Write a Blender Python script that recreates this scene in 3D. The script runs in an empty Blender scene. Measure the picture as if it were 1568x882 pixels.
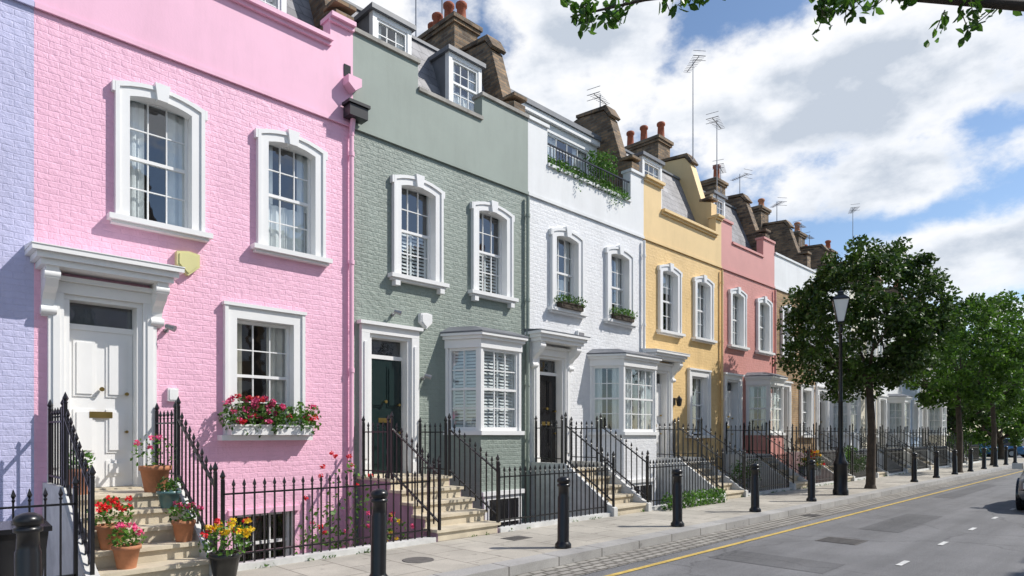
import bpy, math, random
from mathutils import Matrix, Vector
random.seed(7)
R = random.Random(11)
scene = bpy.context.scene
D = 9.62      # facade plane
RL = 7.57     # railing line

# ------------------------------------------------------------------ materials
def new_mat(name):
    m = bpy.data.materials.new(name); m.use_nodes = True
    nt = m.node_tree
    return m, nt, nt.nodes['Principled BSDF']
def N(nt, typ, **kw):
    n = nt.nodes.new(typ)
    for k, v in kw.items():
        if hasattr(n, k): setattr(n, k, v)
        else: n.inputs[k].default_value = v
    return n
def L(nt, a, b): nt.links.new(a, b)
def col(c): return (c[0], c[1], c[2], 1)
def ramp(nt, fac, stops):
    r = nt.nodes.new('ShaderNodeValToRGB')
    els = r.color_ramp.elements
    while len(els) < len(stops): els.new(0.5)
    for e, (p, c) in zip(els, stops):
        e.position = p; e.color = col(c) if not isinstance(c, (int, float)) else (c, c, c, 1)
    L(nt, fac, r.inputs[0]); return r.outputs[0]
def mult(nt, a, b, fac=1.0):
    m = nt.nodes.new('ShaderNodeMixRGB'); m.blend_type = 'MULTIPLY'; m.inputs[0].default_value = fac
    L(nt, a, m.inputs[1]); L(nt, b, m.inputs[2]); return m.outputs[0]
def uv_wall(nt, wob=0.012):
    tc = N(nt, 'ShaderNodeTexCoord'); s = N(nt, 'ShaderNodeSeparateXYZ'); L(nt, tc.outputs['Object'], s.inputs[0])
    a = N(nt, 'ShaderNodeMath', operation='ADD'); L(nt, s.outputs[0], a.inputs[0]); L(nt, s.outputs[1], a.inputs[1])
    c = N(nt, 'ShaderNodeCombineXYZ'); L(nt, a.outputs[0], c.inputs[0]); L(nt, s.outputs[2], c.inputs[1])
    nz = N(nt, 'ShaderNodeTexNoise', **{'Scale': 6.0, 'Detail': 1.0}); L(nt, tc.outputs['Object'], nz.inputs['Vector'])
    vm = N(nt, 'ShaderNodeVectorMath', operation='MULTIPLY_ADD')
    L(nt, nz.outputs['Color'], vm.inputs[0]); vm.inputs[1].default_value = (wob, wob, 0); L(nt, c.outputs[0], vm.inputs[2])
    return tc, vm.outputs[0]
def noise(nt, vec, scale, detail=3, rough=.55):
    n = N(nt, 'ShaderNodeTexNoise', **{'Scale': float(scale), 'Detail': float(detail), 'Roughness': rough}); L(nt, vec, n.inputs['Vector']); return n.outputs['Fac']
def streaks(nt, tc, amt):
    mp = N(nt, 'ShaderNodeMapping'); mp.inputs['Scale'].default_value = (3.2, 3.2, .5); L(nt, tc.outputs['Object'], mp.inputs[0])
    return ramp(nt, noise(nt, mp.outputs[0], 1.0, 5, .7), [(.34, (1 - amt, 1 - amt, 1 - amt * 1.05)), (.55, (1, 1, 1))])
def painted_brick(name, c, bump=.55, dirt=.08):
    m, nt, b = new_mat(name)
    tc, uv = uv_wall(nt, .035)
    br = N(nt, 'ShaderNodeTexBrick', **{'Scale': 1.0, 'Mortar Size': .010, 'Mortar Smooth': 1.0, 'Brick Width': .225, 'Row Height': .078})
    br.inputs['Color1'].default_value = (1, 1, 1, 1); br.inputs['Color2'].default_value = (.965, .96, .965, 1); br.inputs['Mortar'].default_value = (.95, .94, .95, 1)
    L(nt, uv, br.inputs['Vector'])
    n1 = noise(nt, tc.outputs['Object'], 1.3, 5, .6)
    v = ramp(nt, n1, [(.3, tuple(1 - dirt * x for x in (1, 1, 1))), (.6, (1, 1, 1))])
    rgb = N(nt, 'ShaderNodeRGB'); rgb.outputs[0].default_value = col(c)
    o = mult(nt, rgb.outputs[0], v); o = mult(nt, o, br.outputs['Color'], .8); o = mult(nt, o, streaks(nt, tc, dirt * .8))
    L(nt, o, b.inputs['Base Color']); b.inputs['Roughness'].default_value = .55
    fine = noise(nt, tc.outputs['Object'], 30, 3, .6)
    inv = N(nt, 'ShaderNodeMath', operation='MULTIPLY_ADD'); L(nt, br.outputs['Fac'], inv.inputs[0]); inv.inputs[1].default_value = -.42
    L(nt, fine, inv.inputs[2])
    n3 = noise(nt, tc.outputs['Object'], 11, 2, .5)
    ad = N(nt, 'ShaderNodeMath', operation='MULTIPLY_ADD'); L(nt, n3, ad.inputs[0]); ad.inputs[1].default_value = 1.6; L(nt, inv.outputs[0], ad.inputs[2])
    bp = N(nt, 'ShaderNodeBump', **{'Strength': bump, 'Distance': .012}); L(nt, ad.outputs[0], bp.inputs['Height']); L(nt, bp.outputs[0], b.inputs['Normal'])
    return m
def raw_brick(name, c1, c2, mortar, bw=.225, rh=.076, ms=.01, bump=.8, rough=.85):
    m, nt, b = new_mat(name)
    tc, uv = uv_wall(nt, .012)
    br = N(nt, 'ShaderNodeTexBrick', **{'Scale': 1.0, 'Mortar Size': ms, 'Mortar Smooth': .3, 'Brick Width': bw, 'Row Height': rh})
    br.inputs['Color1'].default_value = col(c1); br.inputs['Color2'].default_value = col(c2); br.inputs['Mortar'].default_value = col(mortar)
    L(nt, uv, br.inputs['Vector'])
    v = ramp(nt, noise(nt, tc.outputs['Object'], 2.2, 5, .65), [(.3, (.5, .5, .5)), (.65, (1.1, 1.08, 1.05))])
    L(nt, mult(nt, br.outputs['Color'], v), b.inputs['Base Color']); b.inputs['Roughness'].default_value = rough
    inv = N(nt, 'ShaderNodeMath', operation='SUBTRACT'); inv.inputs[0].default_value = 1; L(nt, br.outputs['Fac'], inv.inputs[1])
    bp = N(nt, 'ShaderNodeBump', **{'Strength': bump, 'Distance': .01}); L(nt, inv.outputs[0], bp.inputs['Height']); L(nt, bp.outputs[0], b.inputs['Normal'])
    return m
def plain(name, c, rough=.5, var=.1, scale=3.0, bump=.0, metal=0, bscale=40, streak=False):
    m, nt, b = new_mat(name)
    tc = N(nt, 'ShaderNodeTexCoord')
    vec = tc.outputs['Object']
    v = ramp(nt, noise(nt, vec, scale, 4, .65), [(.3, (1 - var,) * 3), (.65, (1, 1, 1))])
    rgb = N(nt, 'ShaderNodeRGB'); rgb.outputs[0].default_value = col(c)
    o = mult(nt, rgb.outputs[0], v)
    if streak: o = mult(nt, o, streaks(nt, tc, .06))
    L(nt, o, b.inputs['Base Color'])
    b.inputs['Roughness'].default_value = rough; b.inputs['Metallic'].default_value = metal
    if bump:
        bp = N(nt, 'ShaderNodeBump', **{'Strength': bump, 'Distance': .006}); L(nt, noise(nt, tc.outputs['Object'], bscale, 3), bp.inputs['Height']); L(nt, bp.outputs[0], b.inputs['Normal'])
    return m
def ground_mat(name, c1, c2, mortar, bw, rh, ms, rough=.85, rot=0, stain=.28, bump=.5):
    m, nt, b = new_mat(name)
    tc = N(nt, 'ShaderNodeTexCoord'); mp = N(nt, 'ShaderNodeMapping'); mp.inputs['Rotation'].default_value = (0, 0, rot); L(nt, tc.outputs['Object'], mp.inputs[0])
    br = N(nt, 'ShaderNodeTexBrick', **{'Scale': 1.0, 'Mortar Size': ms, 'Mortar Smooth': .2, 'Brick Width': bw, 'Row Height': rh})
    br.inputs['Color1'].default_value = col(c1); br.inputs['Color2'].default_value = col(c2); br.inputs['Mortar'].default_value = col(mortar)
    L(nt, mp.outputs[0], br.inputs['Vector'])
    v = ramp(nt, noise(nt, tc.outputs['Object'], .9, 6, .7), [(.3, (1 - stain,) * 3), (.62, (1.05, 1.05, 1.05))])
    v2 = ramp(nt, noise(nt, tc.outputs['Object'], 60, 3, .7), [(.3, (.8,) * 3), (.7, (1.1,) * 3)])
    sp = ramp(nt, noise(nt, tc.outputs['Object'], 7, 2, .5), [(.28, (.72,) * 3), (.34, (1,) * 3)])
    o = mult(nt, mult(nt, mult(nt, br.outputs['Color'], v), v2), sp)
    L(nt, o, b.inputs['Base Color']); b.inputs['Roughness'].default_value = rough
    inv = N(nt, 'ShaderNodeMath', operation='SUBTRACT'); inv.inputs[0].default_value = 1; L(nt, br.outputs['Fac'], inv.inputs[1])
    bp = N(nt, 'ShaderNodeBump', **{'Strength': bump, 'Distance': .008}); L(nt, inv.outputs[0], bp.inputs['Height']); L(nt, bp.outputs[0], b.inputs['Normal'])
    return m
def asphalt(name='asphalt', k=1.0):
    m, nt, b = new_mat(name)
    tc = N(nt, 'ShaderNodeTexCoord'); o = tc.outputs['Object']
    c = ramp(nt, noise(nt, o, 90, 4, .8), [(.3, (.09 * k, .09 * k, .095 * k)), (.5, (.17 * k, .17 * k, .175 * k)), (.72, (.32 * k, .315 * k, .31 * k))])
    v = ramp(nt, noise(nt, o, .5, 6, .7), [(.32, (.76,) * 3), (.65, (1.1,) * 3)])
    mp = N(nt, 'ShaderNodeMapping'); mp.inputs['Scale'].default_value = (.06, 1.2, 1); L(nt, o, mp.inputs[0])
    w = ramp(nt, noise(nt, mp.outputs[0], 1.5, 4, .6), [(.35, (.82,) * 3), (.6, (1.08,) * 3)])
    vo = N(nt, 'ShaderNodeTexVoronoi', feature='DISTANCE_TO_EDGE', **{'Scale': .35}); 
    nz = N(nt, 'ShaderNodeTexNoise', **{'Scale': 1.5, 'Detail': 5.0}); L(nt, o, nz.inputs['Vector'])
    vm = N(nt, 'ShaderNodeVectorMath', operation='MULTIPLY_ADD'); L(nt, nz.outputs['Color'], vm.inputs[0]); vm.inputs[1].default_value = (.8, .8, 0); L(nt, o, vm.inputs[2]); L(nt, vm.outputs[0], vo.inputs['Vector'])
    ck = ramp(nt, vo.outputs['Distance'], [(.0, (.66,) * 3), (.009, (1,) * 3)])
    L(nt, mult(nt, mult(nt, mult(nt, c, v), w), ck), b.inputs['Base Color']); b.inputs['Roughness'].default_value = .82
    bp = N(nt, 'ShaderNodeBump', **{'Strength': .5, 'Distance': .006}); L(nt, noise(nt, o, 120, 2), bp.inputs['Height']); L(nt, bp.outputs[0], b.inputs['Normal'])
    return m
def glass_mat(name='window_glass', f0=.14, tint=(.90, .94, .95)):
    m = bpy.data.materials.new(name); m.use_nodes = True; nt = m.node_tree; nt.nodes.clear()
    out = N(nt, 'ShaderNodeOutputMaterial'); mx = N(nt, 'ShaderNodeMixShader')
    lw = N(nt, 'ShaderNodeLayerWeight', Blend=.5)
    pw = N(nt, 'ShaderNodeMath', operation='POWER'); L(nt, lw.outputs['Facing'], pw.inputs[0]); pw.inputs[1].default_value = 4.0
    fr = N(nt, 'ShaderNodeMath', operation='MULTIPLY_ADD'); L(nt, pw.outputs[0], fr.inputs[0]); fr.inputs[1].default_value = 1 - f0; fr.inputs[2].default_value = f0
    tr = N(nt, 'ShaderNodeBsdfTransparent'); tr.inputs[0].default_value = col(tint)
    gl = N(nt, 'ShaderNodeBsdfGlossy', Roughness=.02); gl.inputs[0].default_value = (.95, .97, 1, 1)
    tc = N(nt, 'ShaderNodeTexCoord')
    bp = N(nt, 'ShaderNodeBump', **{'Strength': .15, 'Distance': .02}); L(nt, noise(nt, tc.outputs['Object'], 2.5, 2), bp.inputs['Height']); L(nt, bp.outputs[0], gl.inputs['Normal'])
    L(nt, fr.outputs[0], mx.inputs[0]); L(nt, tr.outputs[0], mx.inputs[1]); L(nt, gl.outputs[0], mx.inputs[2]); L(nt, mx.outputs[0], out.inputs[0])
    return m
def leaf_mat(name, c1, c2, trans=.35, rough=.5):
    m = bpy.data.materials.new(name); m.use_nodes = True; nt = m.node_tree
    b = nt.nodes['Principled BSDF']; out = nt.nodes['Material Output']
    g = N(nt, 'ShaderNodeNewGeometry')
    cc = ramp(nt, g.outputs['Random Per Island'], [(0, c1), (1, c2)])
    tc = N(nt, 'ShaderNodeTexCoord'); v = ramp(nt, noise(nt, tc.outputs['Object'], .9, 1), [(.35, (.7,) * 3), (.65, (1.2,) * 3)])
    o = mult(nt, cc, v)
    L(nt, o, b.inputs['Base Color']); b.inputs['Roughness'].default_value = rough
    t = N(nt, 'ShaderNodeBsdfTranslucent'); L(nt, o, t.inputs[0])
    mx = N(nt, 'ShaderNodeMixShader'); mx.inputs[0].default_value = trans
    L(nt, b.outputs[0], mx.inputs[1]); L(nt, t.outputs[0], mx.inputs[2]); L(nt, mx.outputs[0], out.inputs[0])
    return m

M = {}
PINK = (.88, .50, .65)
M['pink'] = painted_brick('pink_painted_brick', PINK, dirt=.06)
M['pink_s'] = plain('pink_render', PINK, .6, .06, 1.2, .15, streak=True)
M['lilac'] = painted_brick('lilac_painted_brick', (.54, .54, .76), dirt=.1)
M['lilac_s'] = plain('lilac_render', (.54, .54, .76), .6, .07, 1.2, .15)
SAGE = (.27, .32, .28)
M['green'] = painted_brick('sage_painted_brick', SAGE, bump=.75, dirt=.12)
M['green_s'] = plain('sage_render', (.29, .34, .30), .65, .10, 1.0, .2, streak=True)
M['whiteb'] = painted_brick('white_painted_brick', (.79, .80, .81), dirt=.07)
M['white_s'] = plain('white_render', (.79, .80, .80), .6, .1, 1.0, .15, streak=True)
M['yellow'] = painted_brick('yellow_painted_brick', (.84, .59, .27), dirt=.12)
M['yellow_s'] = plain('yellow_render', (.82, .60, .30), .6, .1, 1.0, .15, streak=True)
M['red'] = painted_brick('salmon_painted_brick', (.66, .30, .26), bump=.5)
M['red_s'] = plain('salmon_render', (.68, .33, .30), .6, .1, 1.0, .15)
M['tan'] = raw_brick('tan_brick', (.47, .31, .15), (.36, .22, .11), (.4, .34, .26))
M['cream'] = painted_brick('cream_painted_brick', (.74, .69, .56), bump=.5)
M['cream_s'] = plain('cream_render', (.74, .70, .58), .6, .1, 1.0, .15)
M['blue'] = painted_brick('blue_painted_brick', (.45, .55, .68), bump=.5)
M['stock'] = raw_brick('chimney_brick', (.36, .24, .14), (.10, .07, .05), (.20, .17, .13), .24, .085, .014, 1.0)
M['slate'] = raw_brick('roof_slate', (.20, .20, .22), (.28, .28, .30), (.10, .10, .11), .26, .19, .006, .6, .5)
M['trim'] = plain('white_gloss_paint', (.83, .83, .82), .35, .05, 2.0)
M['cop'] = plain('coping_stone', (.42, .40, .36), .8, .4, 4, .3)
M['lead'] = plain('lead_sheet', (.18, .19, .21), .5, .3, 3)
M['iron'] = plain('black_iron_paint', (.012, .012, .014), .3, .3, 8)
M['blackp'] = plain('black_door_paint', (.015, .015, .017), .18, .1)
M['greend'] = plain('dark_green_door_paint', (.014, .028, .027), .2, .1)
M['brass'] = plain('brass', (.6, .42, .14), .3, .2, 5, 0, 1)
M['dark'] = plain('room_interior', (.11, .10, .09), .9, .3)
M['well'] = plain('basement_render', (.55, .54, .50), .8, .35, 1.5, .3)
M['step'] = plain('york_stone_step', (.66, .58, .44), .8, .25, 3, .4)
M['stepw'] = plain('painted_stringer', (.72, .72, .70), .6, .3, 3, .2, streak=True)
M['mauve'] = plain('mauve_render', (.42, .27, .36), .7, .25, 2, .2, streak=True)
M['curtain'] = plain('curtain', (.72, .67, .58), .9, .15, 6)
M['net'] = plain('white_blind', (.78, .79, .78), .8, .1, 4)
M['terra'] = plain('terracotta', (.52, .22, .11), .75, .3, 6, .3)
M['pot_red'] = plain('chimney_pot_clay', (.42, .12, .06), .8, .4, 6, .3)
M['blackpot'] = plain('black_glazed_pot', (.02, .02, .02), .3, .2)
M['teal'] = plain('teal_glazed_pot', (.10, .20, .20), .25, .3, 5)
M['alum'] = plain('aluminium', (.35, .35, .36), .45, .2, 5, 0, .8)
M['glass'] = glass_mat()
M['soil'] = plain('soil', (.05, .035, .02), .95, .3, 10, .5)
M['leaf'] = leaf_mat('plant_leaves', (.04, .12, .014), (.13, .27, .035))
M['red_f'] = leaf_mat('red_petals', (.60, .01, .02), (.88, .03, .04), .2)
M['pink_f'] = leaf_mat('pink_petals', (.78, .04, .20), (.92, .18, .36), .2)
M['yel_f'] = leaf_mat('yellow_petals', (.85, .45, .01), (.9, .72, .03), .2)
M['tleaf'] = leaf_mat('tree_leaves', (.024, .055, .008), (.08, .155, .02), .3)
M['tleaf2'] = leaf_mat('street_tree_leaves', (.035, .09, .008), (.12, .24, .025), .4)
M['bark'] = plain('bark', (.085, .065, .048), .9, .45, 6, .8, bscale=14)
M['alarm'] = plain('alarm_box_yellow', (.66, .62, .30), .4, .05)

# ------------------------------------------------------------------ mesh builder
class MB:
    def __init__(s): s.v = []; s.f = []; s.m = []; s.mats = []; s.fr = (0, 0, 1, 0); s.smooth = set()
    def frame(s, ox=0, oy=0, ux=1, uy=0): s.fr = (ox, oy, ux, uy)
    def mi(s, k):
        if k not in s.mats: s.mats.append(k)
        return s.mats.index(k)
    def P(s, a, b, z):
        ox, oy, ux, uy = s.fr
        return (ox + ux * a - uy * b, oy + uy * a + ux * b, z)
    def add(s, pts, faces, k, smooth=False):
        o = len(s.v); s.v += [s.P(*p) for p in pts]; i = s.mi(k)
        for f in faces:
            if smooth: s.smooth.add(len(s.f))
            s.f.append([o + q for q in f]); s.m.append(i)
    def box(s, x0, x1, y0, y1, z0, z1, k):
        s.add([(x0, y0, z0), (x1, y0, z0), (x1, y1, z0), (x0, y1, z0), (x0, y0, z1), (x1, y0, z1), (x1, y1, z1), (x0, y1, z1)],
              [(0, 3, 2, 1), (4, 5, 6, 7), (0, 1, 5, 4), (1, 2, 6, 5), (2, 3, 7, 6), (3, 0, 4, 7)], k)
    def quad(s, p, k): s.add(p, [tuple(range(len(p)))], k)
    def prism_y(s, poly, y0, y1, k):
        n = len(poly); pts = [(x, y0, z) for x, z in poly] + [(x, y1, z) for x, z in poly]
        fs = [tuple(range(n)), tuple(range(2 * n - 1, n - 1, -1))] + [(i, i + n, (i + 1) % n + n, (i + 1) % n) for i in range(n)]
        s.add(pts, fs, k)
    def prism_x(s, poly, x0, x1, k):
        n = len(poly); pts = [(x0, y, z) for y, z in poly] + [(x1, y, z) for y, z in poly]
        fs = [tuple(range(n)), tuple(range(2 * n - 1, n - 1, -1))] + [(i, i + n, (i + 1) % n + n, (i + 1) % n) for i in range(n)]
        s.add(pts, fs, k)
    def prism_z(s, poly, z0, z1, k):
        n = len(poly); pts = [(x, y, z0) for x, y in poly] + [(x, y, z1) for x, y in poly]
        fs = [tuple(range(n)), tuple(range(2 * n - 1, n - 1, -1))] + [(i, i + n, (i + 1) % n + n, (i + 1) % n) for i in range(n)]
        s.add(pts, fs, k)
    def cyl(s, p0, p1, r0, r1, k, n=8, cap=True):
        p0 = Vector(p0); p1 = Vector(p1); d = (p1 - p0).normalized()
        a = Vector((0, 0, 1)) if abs(d.z) < .9 else Vector((1, 0, 0)); u = d.cross(a).normalized(); w = d.cross(u)
        pts = []
        for p, r in ((p0, r0), (p1, r1)):
            for i in range(n):
                t = 2 * math.pi * i / n; pts.append(tuple(p + u * r * math.cos(t) + w * r * math.sin(t)))
        s.add(pts, [(i, (i + 1) % n, (i + 1) % n + n, i + n) for i in range(n)], k, smooth=n > 6)
        if cap: s.add(pts, [tuple(range(n - 1, -1, -1)), tuple(range(n, 2 * n))], k)
    def revolve(s, prof, cx, cy, k, n=20, z=0, smooth=True, rot=0):
        pts = []
        for r, h in prof:
            for i in range(n):
                t = 2 * math.pi * i / n + rot; pts.append((cx + r * math.cos(t), cy + r * math.sin(t), z + h))
        fs = []
        for j in range(len(prof) - 1):
            for i in range(n): fs.append((j * n + i, j * n + (i + 1) % n, (j + 1) * n + (i + 1) % n, (j + 1) * n + i))
        s.add(pts, fs, k, smooth=smooth)
        s.add(pts[-n:], [tuple(range(n))], k)
    def leaves(s, c, r, n, size, k, shell=.0, rnd=R):
        for _ in range(n):
            while True:
                q = Vector((rnd.uniform(-1, 1), rnd.uniform(-1, 1), rnd.uniform(-1, 1)))
                if shell * shell <= q.length_squared <= 1: break
            p = Vector((c[0] + q.x * r[0], c[1] + q.y * r[1], c[2] + q.z * r[2]))
            a = Vector((rnd.gauss(0, 1), rnd.gauss(0, 1), rnd.gauss(0, 1) )).normalized()
            b = a.orthogonal().normalized(); b = Matrix.Rotation(rnd.uniform(0, 6.28), 3, a) @ b
            L_ = size * rnd.uniform(.6, 1.25)
            pts = [p - a * L_ * .5, p + b * L_ * .3 - a * L_ * .05, p + a * L_ * .5, p - b * L_ * .3 - a * L_ * .05]
            s.add([tuple(x) for x in pts], [(0, 1, 2, 3)], k)
    def obj(s, name, parent=None):
        me = bpy.data.meshes.new(name); me.from_pydata(s.v, [], s.f); me.validate()
        for k in s.mats: me.materials.append(M[k])
        if len(me.polygons) == len(s.m):
            me.polygons.foreach_set('material_index', s.m)
            me.polygons.foreach_set('use_smooth', [i in s.smooth for i in range(len(s.m))])
        me.update()
        o = bpy.data.objects.new(name, me); scene.collection.objects.link(o)
        if parent:
            o.parent = parent; o.matrix_parent_inverse = Matrix.Translation(-parent.location)
        return o
def empty(name, loc):
    e = bpy.data.objects.new(name, None); e.location = loc; scene.collection.objects.link(e); return e

# ------------------------------------------------------------------ windows, doors
def wall_holes(mb, x0, x1, z0, z1, holes, y, k, rev=.14, rk='trim'):
    xs = sorted({x0, x1} | {h[0] for h in holes} | {h[1] for h in holes}); zs = sorted({z0, z1} | {h[2] for h in holes} | {h[3] for h in holes})
    xs = [x for x in xs if x0 <= x <= x1]; zs = [z for z in zs if z0 <= z <= z1]
    for i in range(len(xs) - 1):
        for j in range(len(zs) - 1):
            cx = (xs[i] + xs[i + 1]) / 2; cz = (zs[j] + zs[j + 1]) / 2
            if any(h[0] < cx < h[1] and h[2] < cz < h[3] for h in holes): continue
            mb.quad([(xs[i], y, zs[j]), (xs[i + 1], y, zs[j]), (xs[i + 1], y, zs[j + 1]), (xs[i], y, zs[j + 1])], k)
    for a, b, c, d in holes:
        mb.quad([(a, y, c), (a, y + rev, c), (a, y + rev, d), (a, y, d)], rk)
        mb.quad([(b, y, c), (b, y, d), (b, y + rev, d), (b, y + rev, c)], rk)
        mb.quad([(a, y, d), (a, y + rev, d), (b, y + rev, d), (b, y, d)], rk)
        mb.quad([(a, y, c), (b, y, c), (b, y + rev, c), (a, y + rev, c)], rk)
def slats(mb, a0, a1, z0, z1, yb):
    n = max(3, int((z1 - z0) / .062))
    for i in range(n):
        z = z0 + (i + .5) * (z1 - z0) / n
        mb.quad([(a0, yb, z - .026), (a1, yb, z - .026), (a1, yb + .028, z + .024), (a0, yb + .028, z + .024)], 'net')
    for a, b in ((a0, a0 + .04), (a1 - .04, a1), ((a0 + a1) / 2 - .02, (a0 + a1) / 2 + .02)):
        mb.box(a, b, yb - .012, yb - .002, z0, z1, 'net')
def sash(mb, a0, a1, z0, z1, b, cols=3, rows=4, fill='dark', fw=.045, bar=.016, meet=True, rnd=R):
    mb.box(a0, a0 + fw, b, b + .07, z0, z1, 'trim'); mb.box(a1 - fw, a1, b, b + .07, z0, z1, 'trim')
    mb.box(a0 + fw, a1 - fw, b, b + .07, z0, z0 + fw * 1.4, 'trim'); mb.box(a0 + fw, a1 - fw, b, b + .07, z1 - fw, z1, 'trim')
    ia0, ia1, iz0, iz1 = a0 + fw, a1 - fw, z0 + fw * 1.4, z1 - fw
    zm = (iz0 + iz1) / 2
    for i in range(1, cols):
        x = ia0 + (ia1 - ia0) * i / cols; mb.box(x - bar / 2, x + bar / 2, b + .02, b + .05, iz0, iz1, 'trim')
    for j in range(1, rows):
        z = iz0 + (iz1 - iz0) * j / rows
        if meet and abs(z - zm) < .02: mb.box(ia0, ia1, b + .005, b + .06, z - .022, z + .022, 'trim')
        else: mb.box(ia0, ia1, b + .023, b + .047, z - bar / 2, z + bar / 2, 'trim')
    mb.quad([(ia0, b + .036, iz0), (ia1, b + .036, iz0), (ia1, b + .036, iz1), (ia0, b + .036, iz1)], 'glass')
    yb = b + .10
    def drape(s0, s1, k, za, zb, amp=.02):
        n = max(8, int((s1 - s0) / .028))
        for i in range(n):
            xa = s0 + (s1 - s0) * i / n; xb = s0 + (s1 - s0) * (i + 1) / n
            ya = yb + .03 + amp * math.sin(i * 1.3 + .3 * math.sin(i)); y2 = yb + .03 + amp * math.sin((i + 1) * 1.3 + .3 * math.sin(i + 1))
            mb.quad([(xa, ya, za), (xb, y2, za), (xb, y2, zb), (xa, ya, zb)], k)
    w_ = ia1 - ia0
    if fill == 'blind': slats(mb, ia0, ia1, iz0, iz1, yb)
    elif fill == 'halfblind': slats(mb, ia0, ia1, iz0, zm, yb)
    elif fill == 'roller':
        mb.quad([(ia0, yb, zm + .25), (ia1, yb, zm + .25), (ia1, yb, iz1 + .03), (ia0, yb, iz1 + .03)], 'net')
        drape(ia0 - .02, ia0 + w_ * .2, 'net', iz0 - .02, iz1)
    elif fill == 'curtain':
        drape(ia0 - .03, ia0 + w_ * .16, 'curtain', iz0 - .03, iz1 + .03, .03); drape(ia1 - w_ * .34, ia1 + .03, 'curtain', iz0 - .03, iz1 + .03, .03)
    elif fill == 'net': drape(ia0 - .02, ia1 + .02, 'net', iz0 - .03, iz1 + .03)
    elif fill == 'cafe':
        drape(ia0 - .02, ia1 + .02, 'net', iz0 - .03, zm - .1); drape(ia0 - .02, ia0 + w_ * .22, 'net', zm - .1, iz1 + .03); drape(ia1 - w_ * .2, ia1 + .02, 'net', zm - .1, iz1 + .03)
    elif fill == 'side':
        drape(ia0 - .02, ia0 + w_ * .3, 'net', iz0 - .03, iz1 + .03); drape(ia1 - w_ * .3, ia1 + .02, 'net', iz0 - .03, iz1 + .03)
def arch_pts(xc, h, z0, zs, rise, n=8):
    pts = [(xc - h, z0)]
    for i in range(n + 1):
        t = i / n; x = xc - h + 2 * h * t; pts.append((x, zs + rise * (1 - (2 * t - 1) ** 2)))
    pts.append((xc + h, z0)); return pts
def surround(mb, xc, y, hi, ho, z0, zi, ri, zo, ro, proud, k='trim', back=.0):
    A = arch_pts(xc, ho, z0, zo, ro); B = arch_pts(xc, hi, z0, zi, ri); n = len(A)
    f = y - proud
    pts = [(x, f, z) for x, z in A] + [(x, f, z) for x, z in B] + [(x, y + back, z) for x, z in A] + [(x, y + .103, z) for x, z in B]
    fs = []
    for i in range(n - 1):
        fs += [(i, i + 1, n + i + 1, n + i), (i, 2 * n + i, 2 * n + i + 1, i + 1), (n + i, n + i + 1, 3 * n + i + 1, 3 * n + i)]
    mb.add(pts, fs, k)
    A2 = arch_pts(xc, ho + .0, z0, zo, ro); B2 = arch_pts(xc, ho - .05, z0, zo - .05, ro)
    f2 = f - .025
    pts = [(x, f2, z) for x, z in A2] + [(x, f2, z) for x, z in B2] + [(x, f, z) for x, z in A2] + [(x, f, z) for x, z in B2]
    mb.add(pts, fs, k)
def upper_window(mb, xc, fill, dz=0, brackets=False):
    z0 = 4.40 + dz
    surround(mb, xc, D, .385, .555, z0 + .02, 6.0 + dz, .07, 6.13 + dz, .10, .06)
    mb.box(xc - .59, xc - .557, D - .083, D - .001, 6.0 + dz, 6.13 + dz, 'trim'); mb.box(xc + .557, xc + .59, D - .083, D - .001, 6.0 + dz, 6.13 + dz, 'trim')
    mb.prism_y([(xc - .065, 6.05 + dz), (xc + .065, 6.05 + dz), (xc + .095, 6.275 + dz), (xc - .095, 6.275 + dz)], D - .11, D - .002, 'trim')
    mb.box(xc - .64, xc + .64, D - .15, D + .13, z0 - .07, z0, 'trim'); mb.box(xc - .60, xc + .60, D - .10, D - .001, z0 - .11, z0 - .072, 'trim')
    if brackets:
        for q in (-.5, .5): mb.box(xc + q - .05, xc + q + .05, D - .12, D - .001, z0 - .2, z0 - .112, 'trim')
    mb.frame(0, 0, 1, 0)
    sash(mb, xc - .395, xc + .395, z0 + .003, 6.10 + dz, D + .105, 3, 4, fill)
def leafpanel(mb, xc, hw, z0, z1, y, k):
    mb.box(xc - hw, xc + hw, y, y + .05, z0, z1, k)
    h = z1 - z0
    for (q0, q1) in ((.07, .17), (.22, .50), (.58, .94)):
        for sx in (-1, 1):
            xa, xb = sorted((xc + sx * .06, xc + sx * (hw - .07)))
            za, zb = z0 + h * q0, z0 + h * q1
            mb.box(xa, xb, y - .014, y - .001, za, zb, k)
            mb.box(xa + .035, xb - .035, y - .03, y - .015, za + .035, zb - .035, k)
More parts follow.
